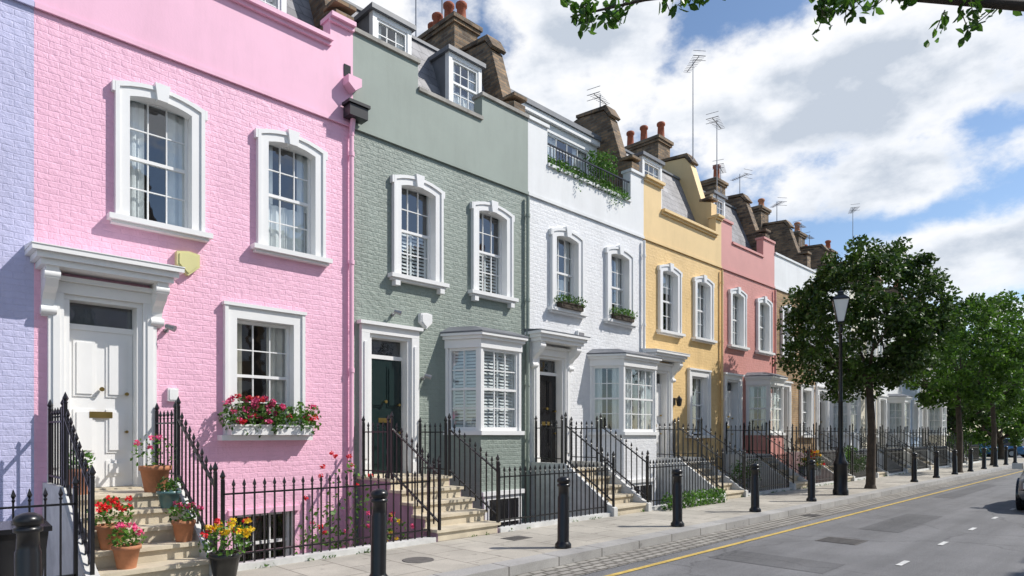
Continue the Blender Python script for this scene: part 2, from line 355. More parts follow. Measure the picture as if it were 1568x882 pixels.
def door(mb, xc, k, hood=None, trim='trim'):
    zf = .86
    for sx in (-1, 1):
        a, b = sorted((xc + sx * .44, xc + sx * .60))
        mb.box(a, b, D - .08, D + .02, zf, 3.30, trim)
        mb.box(a + .045, b - .045, D - .1, D - .081, zf + .3, 3.15, trim)
        mb.box(a - .015, b + .015, D - .11, D - .081, zf, zf + .22, trim)
        a, b = sorted((xc + sx * .375, xc + sx * .438))
        mb.box(a, b, D - .03, D + .2, zf, 3.24, trim)
    mb.box(xc - .60, xc + .60, D - .08, D + .02, 3.302, 3.44, trim)
    mb.box(xc - .65, xc + .65, D - .14, D + .02, 3.442, 3.50, trim)
    mb.box(xc - .438, xc + .438, D - .03, D + .2, 3.242, 3.30, trim)
    mb.box(xc - .375, xc + .375, D + .14, D + .22, 2.90, 2.97, trim)
    leafpanel(mb, xc, .372, zf + .02, 2.90, D + .16, k)
    mb.quad([(xc - .37, D + .19, 2.97), (xc + .37, D + .19, 2.97), (xc + .37, D + .19, 3.24), (xc - .37, D + .19, 3.24)], 'glass')
    mb.box(xc - .37, xc + .37, D + .24, D + .25, 2.97, 3.24, 'blackp')
    mb.box(xc - .13, xc + .13, D + .125, D + .134, 1.78, 1.86, 'brass')
    mb.cyl((xc - .0, D + .08, 2.15), (xc, D + .14, 2.15), .03, .02, 'brass', 10)
    mb.cyl((xc + .29, D + .09, 2.1), (xc + .29, D + .15, 2.1), .025, .015, 'brass', 8)
    mb.cyl((xc + .29, D + .09, 1.6), (xc + .29, D + .15, 1.6), .02, .015, 'brass', 8)
    mb.box(xc - .44, xc + .44, D - .12, D + .22, zf - .06, zf + .015, 'step')
    if hood:
        tk = hood
        pr = .46
        mb.box(xc - .72, xc + .72, D - pr + .08, D - .001, 3.56, 3.63, trim)
        mb.box(xc - .77, xc + .77, D - pr + .03, D - .001, 3.632, 3.70, trim)
        mb.box(xc - .82, xc + .82, D - pr - .02, D - .001, 3.702, 3.76, trim)
        mb.prism_x([(D, 3.762), (D - pr - .03, 3.762), (D - pr - .03, 3.775), (D, 3.83)], xc - .825, xc + .825, tk)
        for sx in (-1, 1):
            x = xc + sx * .60
            pts = [(D - .001, 3.0), (D - .06, 3.0), (D - .09, 3.06), (D - .085, 3.14), (D - .10, 3.2), (D - .16, 3.27), (D - .26, 3.33), (D - .33, 3.42), (D - .35, 3.559), (D - .001, 3.559)]
            mb.prism_x(pts, x - .065, x + .065, trim)
            mb.cyl((x - .08, D - .08, 3.07), (x + .08, D - .08, 3.07), .055, .055, trim, 10)
            mb.cyl((x - .08, D - .29, 3.47), (x + .08, D - .29, 3.47), .06, .06, trim, 10)
def bay(mb, r0, f0, f1, r1, p, wallk, roofk, fill):
    def plan(g): return [(r0 - g, D - .002), (f0 - g * .6, D - p - g), (f1 + g * .6, D - p - g), (r1 + g, D - .002)]
    mb.frame()
    mb.prism_z(plan(0), -1.2, 1.56, wallk)
    mb.prism_z(plan(.06), 1.562, 1.64, 'trim')
    mb.prism_z(plan(.02), 3.20, 3.36, 'trim'); mb.prism_z(plan(.07), 3.362, 3.42, 'trim'); mb.prism_z(plan(.12), 3.422, 3.47, 'trim')
    P0 = plan(.13)
    top = [(r0 + .1, D - .002), (f0 + .05, D - p + .2), (f1 - .05, D - p + .2), (r1 - .1, D - .002)]
    pts = [(x, y, 3.472) for x, y in P0] + [(x, y, 3.50) for x, y in P0] + [(x, y, 3.62) for x, y in top]
    mb.add(pts, [(0, 1, 5, 4), (1, 2, 6, 5), (2, 3, 7, 6), (4, 5, 9, 8), (5, 6, 10, 9), (6, 7, 11, 10), (8, 9, 10, 11)], roofk)
    pl = plan(0)
    for i, cols in ((0, 2), (1, 4), (2, 2)):
        (xa, ya), (xb, yb) = pl[i], pl[i + 1]
        d = Vector((xb - xa, yb - ya)); ln = d.length; d.normalize()
        mb.frame(xa, ya, d.x, d.y)
        e = .06
        sash(mb, e, ln - e, 1.641, 3.199, .03, cols if i != 1 else (3 if (f1 - f0) < 1.2 else 4), 4, fill, fw=.05, bar=.02)
        mb.box(-.0, e - .002, 0.0, .12, 1.641, 3.199, 'trim'); mb.box(ln - e + .002, ln, 0.0, .12, 1.641, 3.199, 'trim')
    mb.frame()

def railing(mb, p0, p1, z0=.0, z1=.0, h=.92, sp=.125, k='iron'):
    p0 = Vector(p0); p1 = Vector(p1); ln = (p1 - p0).length; n = max(2, int(round(ln / sp)))
    for i in range(n + 1):
        t = i / n; p = p0.lerp(p1, t); zb = z0 + (z1 - z0) * t; r = .0085
        big = (i == 0 or i == n)
        if big: r = .018
        x, y = p
        hh = h + (.1 if big else 0)
        mb.box(x - r, x + r, y - r, y + r, zb, zb + hh, k)
        q = zb + hh; w = .023 if not big else .034
        s = .12 if not big else .13
        prof = [(r, -.01), (w * .8, .012), (r, .025), (w, .055), (.002, s)]
        mb.revolve(prof, x, y, k, 5, q, smooth=False)
    d = (p1 - p0).normalized(); nx, ny = -d.y * .018, d.x * .018
    for dz in (h - .06, .10):
        a, b = p0, p1; za, zb = z0 + dz, z1 + dz; t = .02
        pts = [(a.x + nx, a.y + ny, za), (b.x + nx, b.y + ny, zb), (b.x - nx, b.y - ny, zb), (a.x - nx, a.y - ny, za)]
        pts += [(q[0], q[1], q[2] + t) for q in pts]
        mb.add(pts, [(0, 3, 2, 1), (4, 5, 6, 7), (0, 1, 5, 4), (1, 2, 6, 5), (2, 3, 7, 6), (3, 0, 4, 7)], k)

def house(name, x0, x1, wk, sk, door_k='blackp', hood=None, dips=None, bandz=6.73, w=(1.33, 3.2), dxo=.73, fills=('net', 'roller'),
          baywin=None, gfill='curtain', roofk='lead', dormers=((.8, 1.67), (2.6, 3.5)), stepk='step', strk='stepw', cop='cop', party=True,
          partyk='stock', stack=True, attic=None, brackets=False, pots=4, basek=None, pipek='trim', low=False, pscale=1.0, cornice=False):
    W = x1 - x0
    root = empty(name, (x0, D, 0))
    basek = basek or wk
    mb = MB()
    w1, w2 = x0 + w[0], x0 + w[1]; dx = x0 + dxo
    holes = [(w1 - .40, w1 + .40, 4.38, 6.12), (w2 - .40, w2 + .40, 4.38, 6.12), (dx - .445, dx + .445, .85, 3.305)]
    gx = x0 + 2.85
    if baywin: holes.append((x0 + baywin[0] + .12, x0 + baywin[3] - .12, 1.64, 3.2))
    else: holes.append((gx - .44, gx + .44, 1.55, 3.27))
    if not baywin: holes.append((gx - .45, gx + .45, -.56, .38))
    wall_holes(mb, x0, x1, -1.2, bandz, holes, D, wk)
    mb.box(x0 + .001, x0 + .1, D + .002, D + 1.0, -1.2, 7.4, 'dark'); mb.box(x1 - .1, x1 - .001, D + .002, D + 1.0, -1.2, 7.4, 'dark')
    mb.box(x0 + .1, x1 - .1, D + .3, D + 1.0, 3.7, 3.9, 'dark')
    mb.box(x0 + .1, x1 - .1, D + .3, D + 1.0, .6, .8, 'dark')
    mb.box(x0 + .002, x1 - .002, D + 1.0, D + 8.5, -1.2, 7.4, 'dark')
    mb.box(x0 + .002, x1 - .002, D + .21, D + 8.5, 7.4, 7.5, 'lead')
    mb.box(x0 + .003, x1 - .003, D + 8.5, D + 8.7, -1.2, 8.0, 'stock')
    mb.obj('walls', root)
    mb = MB()
    dips = dips or [(0, 1.3, 8.33), (1.3, W - 1.3, 7.85), (W - 1.3, W, 8.33)]
    mb.box(x0, x1, D - .015, D + .22, bandz, 7.3, sk)
    for a, b, z in dips:
        mb.box(x0 + a, x0 + b, D - .015, D + .22, 7.3, z, sk)
        lo = [q for q in dips if q[2] > z]
        ea = 0 if (a == 0 or any(abs(q[1] - a) < .01 for q in lo)) else .03
        eb = 0 if (abs(b - W) < .02 or any(abs(q[0] - b) < .01 for q in lo)) else .03
        pj = .06 if not cornice else .13
        mb.box(x0 + a - ea + .001, x0 + b + eb - .001, D - pj, D + .26, z + .001, z + .07, cop)
        if cornice: mb.box(x0 + a - ea + .002, x0 + b + eb - .002, D - .07, D - .0155, z - .06, z, cop)
    mb.box(x0 + .002, x1 - .002, D - .045, D - .016, bandz - .03, bandz + .035, sk)
    mb.obj('parapet', root)
    mb = MB()
    if attic:
        za = attic
        ya = D + 1.38
        wall_holes(mb, x0 + .2, x1 - .1, 7.5, za, [(x0 + 2.1, x0 + 3.9, 8.3, za - .35)], ya, 'white_s')
        mb.box(x0 + .2, x1 - .1, ya - .15, D + 6, za, za + .12, 'lead'); mb.box(x0 + .2, x1 - .1, ya - .1, ya - .01, za - .14, za - .001, 'trim')
        sash(mb, x0 + 2.1, x0 + 3.9, 8.3, za - .35, ya + .03, 4, 3, 'side', meet=False)
        mb.box(x0 + .2, x0 + .3, ya + .01, D + 6, 7.5, za, 'slate'); mb.box(x1 - .2, x1 - .1, ya + .01, D + 6, 7.5, za, 'slate')
        mb.box(x0 + .3, x1 - .2, ya + .6, ya + .65, 7.5, za, 'dark')
    elif low:
        a, b = x0 + .16, x1 - .16
        pts = [(a, D + .5, 7.5), (b, D + .5, 7.5), (b, D + 3.2, 8.9), (a, D + 3.2, 8.9), (b, D + 7, 7.5), (a, D + 7, 7.5)]
        mb.add(pts, [(0, 1, 2, 3), (3, 2, 4, 5)], 'slate')
    else:
        a, b = x0 + .16, x1 - .16
        pts = [(a, D + .45, 7.5), (b, D + .45, 7.5), (b, D + 1.35, 9.75), (a, D + 1.35, 9.75), (b, D + 3.2, 10.35), (a, D + 3.2, 10.35), (b, D + 8, 8.0), (a, D + 8, 8.0)]
        mb.add(pts, [(0, 1, 2, 3), (3, 2, 4, 5), (5, 4, 6, 7)], 'slate')
        mb.box(a, b, D + 1.3, D + 1.42, 9.74, 9.80, 'lead')
    for (a, b) in (dormers if not (attic or low) else ()):
        a += x0; b += x0; zt = 9.36; yf = D + .62
        mb.box(a, a + .09, yf, yf + .12, 7.9, zt, 'trim'); mb.box(b - .09, b, yf, yf + .12, 7.9, zt, 'trim')
        mb.box(a + .09, b - .09, yf, yf + .12, zt - .1, zt, 'trim'); mb.box(a + .09, b - .09, yf, yf + .12, 8.15, 8.3, 'trim')
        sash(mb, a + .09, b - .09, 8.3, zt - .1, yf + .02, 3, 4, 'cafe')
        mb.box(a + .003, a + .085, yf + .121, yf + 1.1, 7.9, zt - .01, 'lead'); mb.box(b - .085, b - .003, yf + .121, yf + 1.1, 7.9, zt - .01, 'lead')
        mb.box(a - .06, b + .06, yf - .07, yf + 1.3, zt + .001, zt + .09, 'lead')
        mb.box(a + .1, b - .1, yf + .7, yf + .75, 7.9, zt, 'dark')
    mb.obj('roof', root)
    if party:
        mb = MB()
        def pz(z): return 7.4 + (z - 7.4) * pscale
        poly = [(D + .23, 7.4), (D + .23, pz(8.75)), (D + .55, pz(8.85)), (D + .95, pz(10.15)), (D + 1.15, pz(10.4)), (D + 2.1, pz(10.5)), (D + 5.5, pz(9.6)), (D + 5.5, 7.4)]
        mb.prism_x(poly, x1 - .17, x1 + .17, partyk)
        mb.prism_x([(D + .94, pz(10.17)), (D + 1.13, pz(10.43)), (D + 2.1, pz(10.52)), (D + 2.1, pz(10.6)), (D + 1.05, pz(10.52)), (D + .86, pz(10.2))], x1 - .21, x1 + .21, 'stock')
        mb.box(x1 - .2, x1 + .2, D + .2, D + .62, pz(8.86), pz(8.86) + .07, 'stock')
        if stack:
            q = pz(11.15)
            mb.box(x1 - .36, x1 + .36, D + 2.0, D + 3.5, 9.0, q, 'stock'); mb.box(x1 - .41, x1 + .41, D + 1.95, D + 3.55, q, q + .08, 'stock')
            mb.box(x1 - .45, x1 + .45, D + 1.91, D + 3.59, q + .081, q + .18, 'stock'); mb.box(x1 - .33, x1 + .33, D + 2.03, D + 3.47, q + .181, q + .25, 'cop')
            for i in range(pots):
                yy = D + 2.2 + i * (1.1 / max(1, pots - 1)); hh = R.choice([.38, .46, .58]); 
                mb.revolve([(.13, 0), (.12, .1), (.105, hh - .12), (.14, hh - .1), (.14, hh - .03), (.11, hh), (.09, hh), (.09, hh - .2)], x1 + R.uniform(-.12, .12), yy, R.choice(['pot_red', 'pot_red', 'terra']), 12, q + .25)
        mb.obj('chimney', root)
    mb = MB()
    upper_window(mb, w1, fills[0], brackets=brackets); upper_window(mb, w2, fills[1], brackets=brackets)
    if baywin:
        bay(mb, x0 + baywin[0], x0 + baywin[1], x0 + baywin[2], x0 + baywin[3], .65, basek, roofk, gfill)
        bx = x0 + (baywin[1] + baywin[2]) / 2
        mb.box(bx - .5, bx + .5, D - .70, D - .652, -.6, .42, 'trim'); mb.box(bx - .4, bx + .4, D - .705, D - .701, -.5, .34, 'blackp')
        for i in range(4): mb.box(bx - .41 + i * .27, bx - .39 + i * .27, D - .72, D - .706, -.5, .34, 'trim')
        mb.box(bx - .4, bx + .4, D - .722, D - .706, -.1, -.07, 'trim')
        mb.box(bx - .56, bx + .56, D - .74, D - .652, .421, .5, 'trim')
    else:
        for sx in (-1, 1):
            a, b = sorted((gx + sx * .44, gx + sx * .62)); mb.box(a, b, D - .06, D - .001, 1.56, 3.44, 'trim')
            a, b = sorted((gx + sx * .57, gx + sx * .62)); mb.box(a, b, D - .085, D - .061, 1.56, 3.44, 'trim')
        mb.box(gx - .44, gx + .44, D - .06, D - .001, 3.27, 3.44, 'trim'); mb.box(gx - .64, gx + .64, D - .1, D - .001, 3.441, 3.49, 'trim')
        mb.box(gx - .70, gx + .70, D - .17, D + .13, 1.48, 1.558, 'trim')
        sash(mb, gx - .437, gx + .437, 1.60, 3.267, D + .09, 3, 4, gfill)
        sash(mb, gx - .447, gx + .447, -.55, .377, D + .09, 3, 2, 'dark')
        mb.box(gx - .55, gx + .55, D - .05, D - .001, .381, .46, sk)
        for i in range(8): 
            x = gx - .42 + i * .12; mb.box(x - .008, x + .008, D + .02, D + .036, -.55, .38, 'iron')
    door(mb, dx, door_k, hood)
    mb.obj('windows_and_door', root)
    s0, s1 = x0 + .08, x0 + 1.38
    mb = MB(); nst = 5; run = .30
    y0 = RL - .1
    ins = .12 if strk else .005
    for i in range(nst):
        ys = y0 + i * run; z = .172 * (i + 1); ye = y0 + (i + 1) * run if i < nst - 1 else D - .002
        mb.box(s0 + ins + .03 * (not strk), s1 - ins - .03 * (not strk), ys + .025, ye + (.02 if i < nst - 1 else 0), -1.2, z - .045, stepk if strk else 'mauve')
        mb.box(s0 + ins + .002, s1 - ins - .002, ys - .015, ye + (.02 if i < nst - 1 else 0), z - .044, z, stepk)
        if not strk: mb.box(s0 + .05, s1 - .05, ys + .018, ys + .0245, z - .172, z - .0445, stepk)
    ye = y0 + (nst - 1) * run
    if strk:
        for xa in (s0, s1 - .12):
            mb.prism_x([(y0 - .06, -1.2), (y0 - .06, .16), (y0 + .1, .22), (ye, .98), (D - .01, .98), (D - .01, -1.2)], xa + .002, xa + .118, strk)
    mb.obj('steps', root)
    mb = MB()
    mb.box(x0, x1, RL - .1, D, -1.35, -1.2, 'well')
    mb.box(s1 + .001, x1 + .079, RL - .1, RL + .08, -1.2, .07, 'stepw')
    mb.obj('basement_area', root)
    rr = empty('iron_railing', (s1, RL, 0))
    mb = MB()
    railing(mb, (s1 + .06, RL), (x1 + .02, RL), .07, .07, .86)
    for xs in (s0 + .06, s1 - .06):
        railing(mb, (xs, y0 + .0), (xs, ye), .17, .95 if strk else .85, .86, .135)
        railing(mb, (xs, ye + .1), (xs, D - .12), .96 if strk else .86, .96 if strk else .86, .80, .135)
    o = mb.obj('bars_and_spikes', rr); 
    if pipek:
        mb = MB()
        px = x1 - .06
        mb.cyl((px, D - .07, -1.1), (px, D - .07, bandz - .1), .038, .038, pipek, 10)
        for z in (1, 2.6, 4.4, 6.2): mb.cyl((px, D - .07, z), (px, D - .07, z + .07), .05, .05, pipek, 10)
        mb.obj('downpipe', root)
    return root, rr

B1 = 1.47; B2 = 5.83; B3 = 10.09; B4 = 14.48; B5 = 18.72; B6 = 22.6; B7 = 26.4
H = {}
H['end'] = house('white_terraced_house', -7.2, -2.9, 'whiteb', 'white_s', 'blackp', 'trim')
H['lilac'] = house('lilac_terraced_house', -2.9, B1, 'lilac', 'lilac_s', 'blackp', 'trim', pipek=None, cop='lilac_s')
W = B2 - B1
H['pink'] = house('pink_terraced_house', B1, B2, 'pink', 'pink_s', 'trim', 'trim', dips=[(0, W - .42, 7.95), (W - .42, W, 8.36)], w=(1.40, 3.27), cop='pink_s', fills=('side', 'cafe'), gfill='curtain', pipek='pink_s', stack=True, cornice=True)
W = B3 - B2
H['green'] = house('sage_green_terraced_house', B2, B3, 'green', 'green_s', 'greend', None, dips=[(0, 1.35, 8.33), (1.35, 2.93, 7.84), (2.93, W, 8.33)], w=(1.34, 3.2), fills=('halfblind', 'halfblind'),
      baywin=(2.0, 2.32, 3.40, 3.75), gfill='blind', roofk='lead', brackets=True, pipek='green_s', strk=None)
W = B4 - B3
H['white'] = house('white_brick_terraced_house', B3, B4, 'whiteb', 'white_s', 'blackp', 'lead', dips=[(0, .62, 8.33), (.62, 3.8, 7.5), (3.8, W, 8.30)], w=(1.27, 3.3), fills=('cafe', 'side'),
      baywin=(2.15, 2.60, 4.0, 4.32), gfill='side', attic=9.6, stack=False, cop='white_s')
W = B5 - B4
H['yellow'] = house('yellow_terraced_house', B4, B5, 'yellow', 'yellow_s', 'trim', 'trim', dips=[(0, .85, 8.3), (.85, W - .35, 7.62), (W - .35, W, 8.2)], w=(1.25, 3.1), cop='yellow_s', partyk='yellow_s', pots=3, pipek='yellow_s', fills=('roller', 'net'), dormers=((.9, 1.9),), cornice=True)
W = B6 - B5
H['red'] = house('salmon_terraced_house', B5, B6, 'red', 'red_s', 'trim', None, dips=[(0, .7, 8.2), (.7, W - .9, 7.6), (W - .9, W, 8.25)], w=(1.05, 3.0), dxo=.7, baywin=(1.7, 2.05, 3.1, 3.45), gfill='side', cop='red_s', partyk='stock', dormers=((.7, 1.5),), pots=2, pipek='red_s', pscale=.92)
W = B7 - B6
H['tan'] = house('tan_brick_terraced_house', B6, B7, 'tan', 'white_s', 'blackp', None, w=(1.1, 3.0), dxo=.7, gfill='curtain', dips=[(0, W, 7.9)], low=True, cop='white_s', pots=3, pscale=.9)
bx = B7
for i, (n, wk, sk) in enumerate((('white_painted_terraced_house', 'whiteb', 'white_s'), ('cream_terraced_house', 'cream', 'cream_s'), ('white_rendered_terraced_house', 'white_s', 'white_s'), ('blue_terraced_house', 'blue', 'white_s'), ('cream_painted_terraced_house', 'cream', 'cream_s'))):
    H[n] = house(n, bx, bx + 3.9, wk, sk, 'blackp', None, w=(1.1, 3.0), dxo=.7, dips=[(0, .7, 8.0), (.7, 3.2, 7.7), (3.2, 3.9, 8.0)], low=True, pscale=.85, cop=sk, pots=2, baywin=(1.7, 2.05, 3.1, 3.45) if i % 2 == 0 else None, gfill='net')
    bx += 3.9
XEND = bx
def mirror(key, x_left, newname):
    root, rr = H[key]
    for src, nm in ((root, newname), (rr, 'iron_railing')):
        e = empty(nm, (0, 0, 0))
        c = x_left + 4.3 + root.location.x
        e.location = (c - src.location.x, (5.1 - src.location.y), 0); e.rotation_euler = (0, 0, math.pi)
        for ch in src.children:
            o = bpy.data.objects.new(ch.name.split('.')[0], ch.data); scene.collection.objects.link(o)
            o.parent = e; o.matrix_parent_inverse = Matrix.Translation(-src.location)
for i, (k, nm) in enumerate((('end', 'white_terraced_house'), ('tan', 'tan_brick_terraced_house'), ('white', 'white_brick_terraced_house'), ('end', 'white_terraced_house'), ('cream_terraced_house', 'cream_terraced_house'), ('yellow', 'yellow_terraced_house'), ('tan', 'tan_brick_terraced_house'))):
    mirror(k, 2 + i * 4.4, nm)

# ------------------------------------------------------------------ ground
M['road'] = asphalt()
M['road2'] = asphalt('asphalt_patch', .72)
M['pave'] = ground_mat('paving_slabs', (.50, .465, .40), (.43, .40, .345), (.20, .18, .15), .75, .58, .008, rot=math.pi / 2)
M['kerb'] = ground_mat('granite_kerb', (.44, .43, .41), (.37, .36, .345), (.16, .15, .14), .9, 3.0, .012)
M['setts'] = ground_mat('granite_setts', (.38, .36, .32), (.28, .26, .235), (.13, .12, .10), .22, .13, .02, bump=1.0)
M['yline'] = plain('yellow_road_paint', (.68, .48, .12), .7, .45, 12)
M['wline'] = plain('white_road_paint', (.74, .74, .72), .7, .4, 12)
M['earth'] = plain('earth', (.12, .11, .09), .9, .3, 1)
mb = MB()
for a, b, c, d in ((-300, 400, -300, 7.45), (-300, 400, D + 8.6, 300), (-300, -7.2, 7.45, D + 8.6), (XEND, 400, 7.45, D + 8.6)):
    mb.quad([(a, c, -.145), (b, c, -.145), (b, d, -.145), (a, d, -.145)], 'earth')
mb.obj('ground')
def sheet(name, x0, x1, y0, y1, z, k):
    m = MB(); m.quad([(x0, y0, z), (x1, y0, z), (x1, y1, z), (x0, y1, z)], k); return m.obj(name)
sheet('road', -60, 140, .3, 5.5, -.12, 'road')
sheet('side_road', 58, 68, 5.504, 80, -.12, 'road')
sheet('road_patch', 12.6, 15.8, 3.2, 3.85, -.1165, 'road2'); sheet('road_patch', 8.2, 9.0, 2.9, 4.4, -.1165, 'road2'); sheet('road_patch', 20.5, 27, 3.9, 4.4, -.1165, 'road2')
mb = MB()
mb.box(-60, 57, 5.75, RL - .1, -.14, 0, 'pave'); mb.obj('pavement')
mb = MB(); mb.box(XEND, 57, RL - .1, 9.2, -.14, -.001, 'pave'); mb.obj('pavement')
mb = MB(); mb.box(-60, 140, -2.4, 0.0, -.14, 0, 'pave'); mb.obj('pavement')
mb = MB(); mb.box(69, 140, 5.75, 30, -.14, 0, 'pave'); mb.obj('pavement')
mb = MB(); mb.box(-60, 57, 5.45, 5.748, -.14, .003, 'kerb'); mb.box(69, 140, 5.45, 5.748, -.14, .003, 'kerb'); mb.obj('kerb')
mb = MB(); mb.box(-60, 140, 0.002, .3, -.14, .003, 'kerb'); mb.obj('kerb')
sheet('gutter_setts', -60, 57, 4.9, 5.449, -.114, 'setts')
sheet('yellow_line_marking', -60, 57, 4.60, 4.68, -.112, 'yline')
mb = MB()
for i in range(-3, 30):
    x = .6 + i * 2.2; mb.quad([(x, 2.36, -.112), (x + .42, 2.36, -.112), (x + .42, 2.43, -.112), (x, 2.43, -.112)], 'wline')
mb.obj('parking_bay_marking')
def cover(name, cx, cy, w, d, z, rnd=False):
    m = MB()
    if rnd: m.revolve([(w, 0), (w, .004), (w * .9, .006), (w * .88, .003)], cx, cy, 'iron2', 24, z)
    else:
        m.box(cx - w, cx + w, cy - d, cy + d, z, z + .004, 'iron2')
        for i in range(6): m.box(cx - w + .03 + i * (2 * w - .06) / 6, cx - w + .03 + (i + .6) * (2 * w - .06) / 6, cy - d + .03, cy + d - .03, z + .004, z + .008, 'iron2')
    m.obj(name)
M['iron2'] = plain('worn_cast_iron', (.15, .14, .13), .6, .4, 12)
cover('manhole_cover', 4.9, 6.55, .2, .2, .0, True); cover('manhole_cover', 11.0, 3.6, .3, .3, -.118); cover('drain_grate', 14.0, 5.15, .22, .15, -.112); cover('manhole_cover', 7.0, 6.9, .2, .15, .0)
# weeds along the foot of the railings
mb = MB()
for i in range(70):
    x = R.uniform(2.9, 30); mb.leaves((x, RL - .13, .02), (R.uniform(.03, .12), .03, .03), 9, .035, 'leaf')
mb.obj('weeds')

# ------------------------------------------------------------------ bollards
mb = MB()
prof = [(.115, 0), (.115, .05), (.09, .08), (.082, .1), (.082, .70), (.074, .72), (.07, .84), (.092, .85), (.092, .88), (.075, .885), (.075, .90), (.094, .905), (.094, .94), (.08, .965), (.04, .985), (.004, .99)]
mb.revolve(prof, 0, 0, 'iron', 18)
bol = mb.obj('bollard'); bol.location = (.86, 5.86, 0)
for i in range(1, 16):
    x = .86 + 3.0 * i
    if abs(x - 18.86) < .3 or abs(x - 21.86) < .1: continue
    o = bpy.data.objects.new('bollard', bol.data); o.location = (x, 5.86 , 0); scene.collection.objects.link(o)
    o.rotation_euler = (R.uniform(-.012, .012), R.uniform(-.012, .012), 0)

# ------------------------------------------------------------------ street lamp
M['lampglass'] = plain('lantern_glass', (.85, .87, .84), .15, .05)
mb = MB()
prof = [(.19, 0), (.19, .12), (.165, .16), (.165, .75), (.18, .78), (.18, .84), (.13, .92), (.10, 1.05), (.075, 1.15), (.085, 1.2), (.065, 1.25), (.055, 2.4), (.07, 2.43), (.05, 2.48), (.04, 4.25), (.065, 4.28), (.045, 4.34), (.03, 4.42), (.05, 4.44), (.04, 4.47)]
mb.revolve(prof, 0, 0, 'iron', 16)
mb.cyl((-.32, 0, 4.15), (.32, 0, 4.15), .014, .014, 'iron', 8)
for sx in (-1, 1): mb.revolve([(.0, -.03), (.028, 0), (.0, .03)], sx * .33, 0, 'iron', 8, 4.15)
b0, b1, zb, zt = .11, .27, 4.52, 5.1
for i in range(4):
    t0 = math.pi / 2 * i + math.pi / 4; t1 = t0 + math.pi / 2
    p = lambda r, t, z: (r * math.cos(t), r * math.sin(t), z)
    mb.quad([p(b0 - .01, t0, zb), p(b0 - .01, t1, zb), p(b1 - .01, t1, zt), p(b1 - .01, t0, zt)], 'lampglass')
    mb.cyl(p(b0, t0, zb), p(b1, t0, zt), .011, .011, 'iron', 6)
    mb.cyl(p(b0, t0, zb), p(b0, t1, zb), .011, .011, 'iron', 6); mb.cyl(p(b1, t0, zt), p(b1, t1, zt), .014, .014, 'iron', 6)
    mb.cyl(p(.04, t0, 4.44), p(b0, t0, zb), .01, .01, 'iron', 6)
mb.revolve([(.29, 5.1), (.2, 5.17), (.12, 5.22), (.09, 5.23), (.09, 5.28), (.11, 5.29), (.05, 5.33), (.015, 5.35), (.03, 5.38), (.004, 5.43)], 0, 0, 'iron', 4, rot=math.pi / 4, smooth=False)
lamp = mb.obj('street_lamp'); lamp.location = (18.1, 5.95, 0); lamp.rotation_euler = (0, 0, .4)

# ------------------------------------------------------------------ trees
def tree(name, x, y, rad, zc, rz, leafk, nclump, nleaf, size, seed, trunk_r=.13):
    rnd = random.Random(seed)
    root = empty(name, (x, y, 0))
    mb = MB()
    fork = zc - rz * .75
    pts = [(x, y, 0), (x + .05, y - .03, fork * .5), (x + .0, y + .04, fork)]
    mb.cyl((x, y, 0), (x, y, .12), trunk_r * 1.35, trunk_r * 1.05, 'bark', 10)
    mb.cyl(pts[0], pts[1], trunk_r * 1.05, trunk_r * .85, 'bark', 10, False); mb.cyl(pts[1], pts[2], trunk_r * .85, trunk_r * .75, 'bark', 10, False)
    for i in range(9):
        a = i * 2.4 + rnd.uniform(-.4, .4); e = rnd.uniform(.35, 1.0)
        p = Vector(pts[2]); d = Vector((math.cos(a) * math.cos(e), math.sin(a) * math.cos(e), math.sin(e)))
        L0 = rad * rnd.uniform(.45, .7)
        q = p + d * L0; mb.cyl(p, q, trunk_r * .5, trunk_r * .25, 'bark', 7, False)
        for j in range(3):
            d2 = (d + Vector((rnd.uniform(-.7, .7), rnd.uniform(-.7, .7), rnd.uniform(0, .8)))).normalized()
            q2 = q + d2 * rad * rnd.uniform(.3, .55); mb.cyl(q, q2, trunk_r * .24, trunk_r * .06, 'bark', 5, False)
    mb.obj('trunk_and_limbs', root)
    mb = MB()
    lob = [(rnd.uniform(0, 6.28), rnd.uniform(-1, 1), rnd.uniform(.86, 1.14)) for _ in range(9)]
    for i in range(nclump):
        a = rnd.uniform(0, 6.283); u = rnd.uniform(-.95, 1); rr = rnd.uniform(.45, 1) ** .5
        k = 1.0
        for la, lu, ls in lob:
            dd = (math.cos(a - la) + 1) / 2 * (1 - abs(u - lu) / 2)
            k += (ls - 1) * dd ** 3 * 1.5
        cr = math.sqrt(max(0, 1 - u * u)) 
        if u < 0: cr = (1 - abs(u) ** 2.5) ** .6
        c = (x + math.cos(a) * cr * rad * rr * k, y + math.sin(a) * cr * rad * rr * k, zc + u * rz * rr * k)
        s = rnd.uniform(.2, .46) * rad / 2.2
        mb.leaves(c, (s, s, s * .75), nleaf, size, leafk, 0, rnd)
    mb.obj('foliage', root)
    return root
tree('street_tree', 20.9, 6.05, 2.1, 4.95, 2.3, 'tleaf', 330, 100, .13, 3)
tree('street_tree', 32.6, 6.05, 2.3, 4.9, 2.4, 'tleaf2', 220, 60, .18, 5)
tree('street_tree', 41.5, 6.2, 2.6, 5.6, 3.1, 'tleaf2', 190, 55, .21, 8)
tree('garden_tree', 50, 9.5, 3.2, 5.0, 3.6, 'tleaf', 190, 55, .27, 9, .2)
tree('garden_tree', 53.5, 7.6, 2.8, 4.0, 3.6, 'tleaf2', 180, 50, .27, 12, .2)
mb = MB(); rnd = random.Random(4)
for i in range(170):
    x = rnd.uniform(72, 110); y = rnd.uniform(4, 34); z = rnd.uniform(0, 6.5)
    mb.leaves((x, y, z), (2, 2, 1.4), 45, .55, 'tleaf', 0, rnd)
mb.obj('distant_trees')
mb = MB()
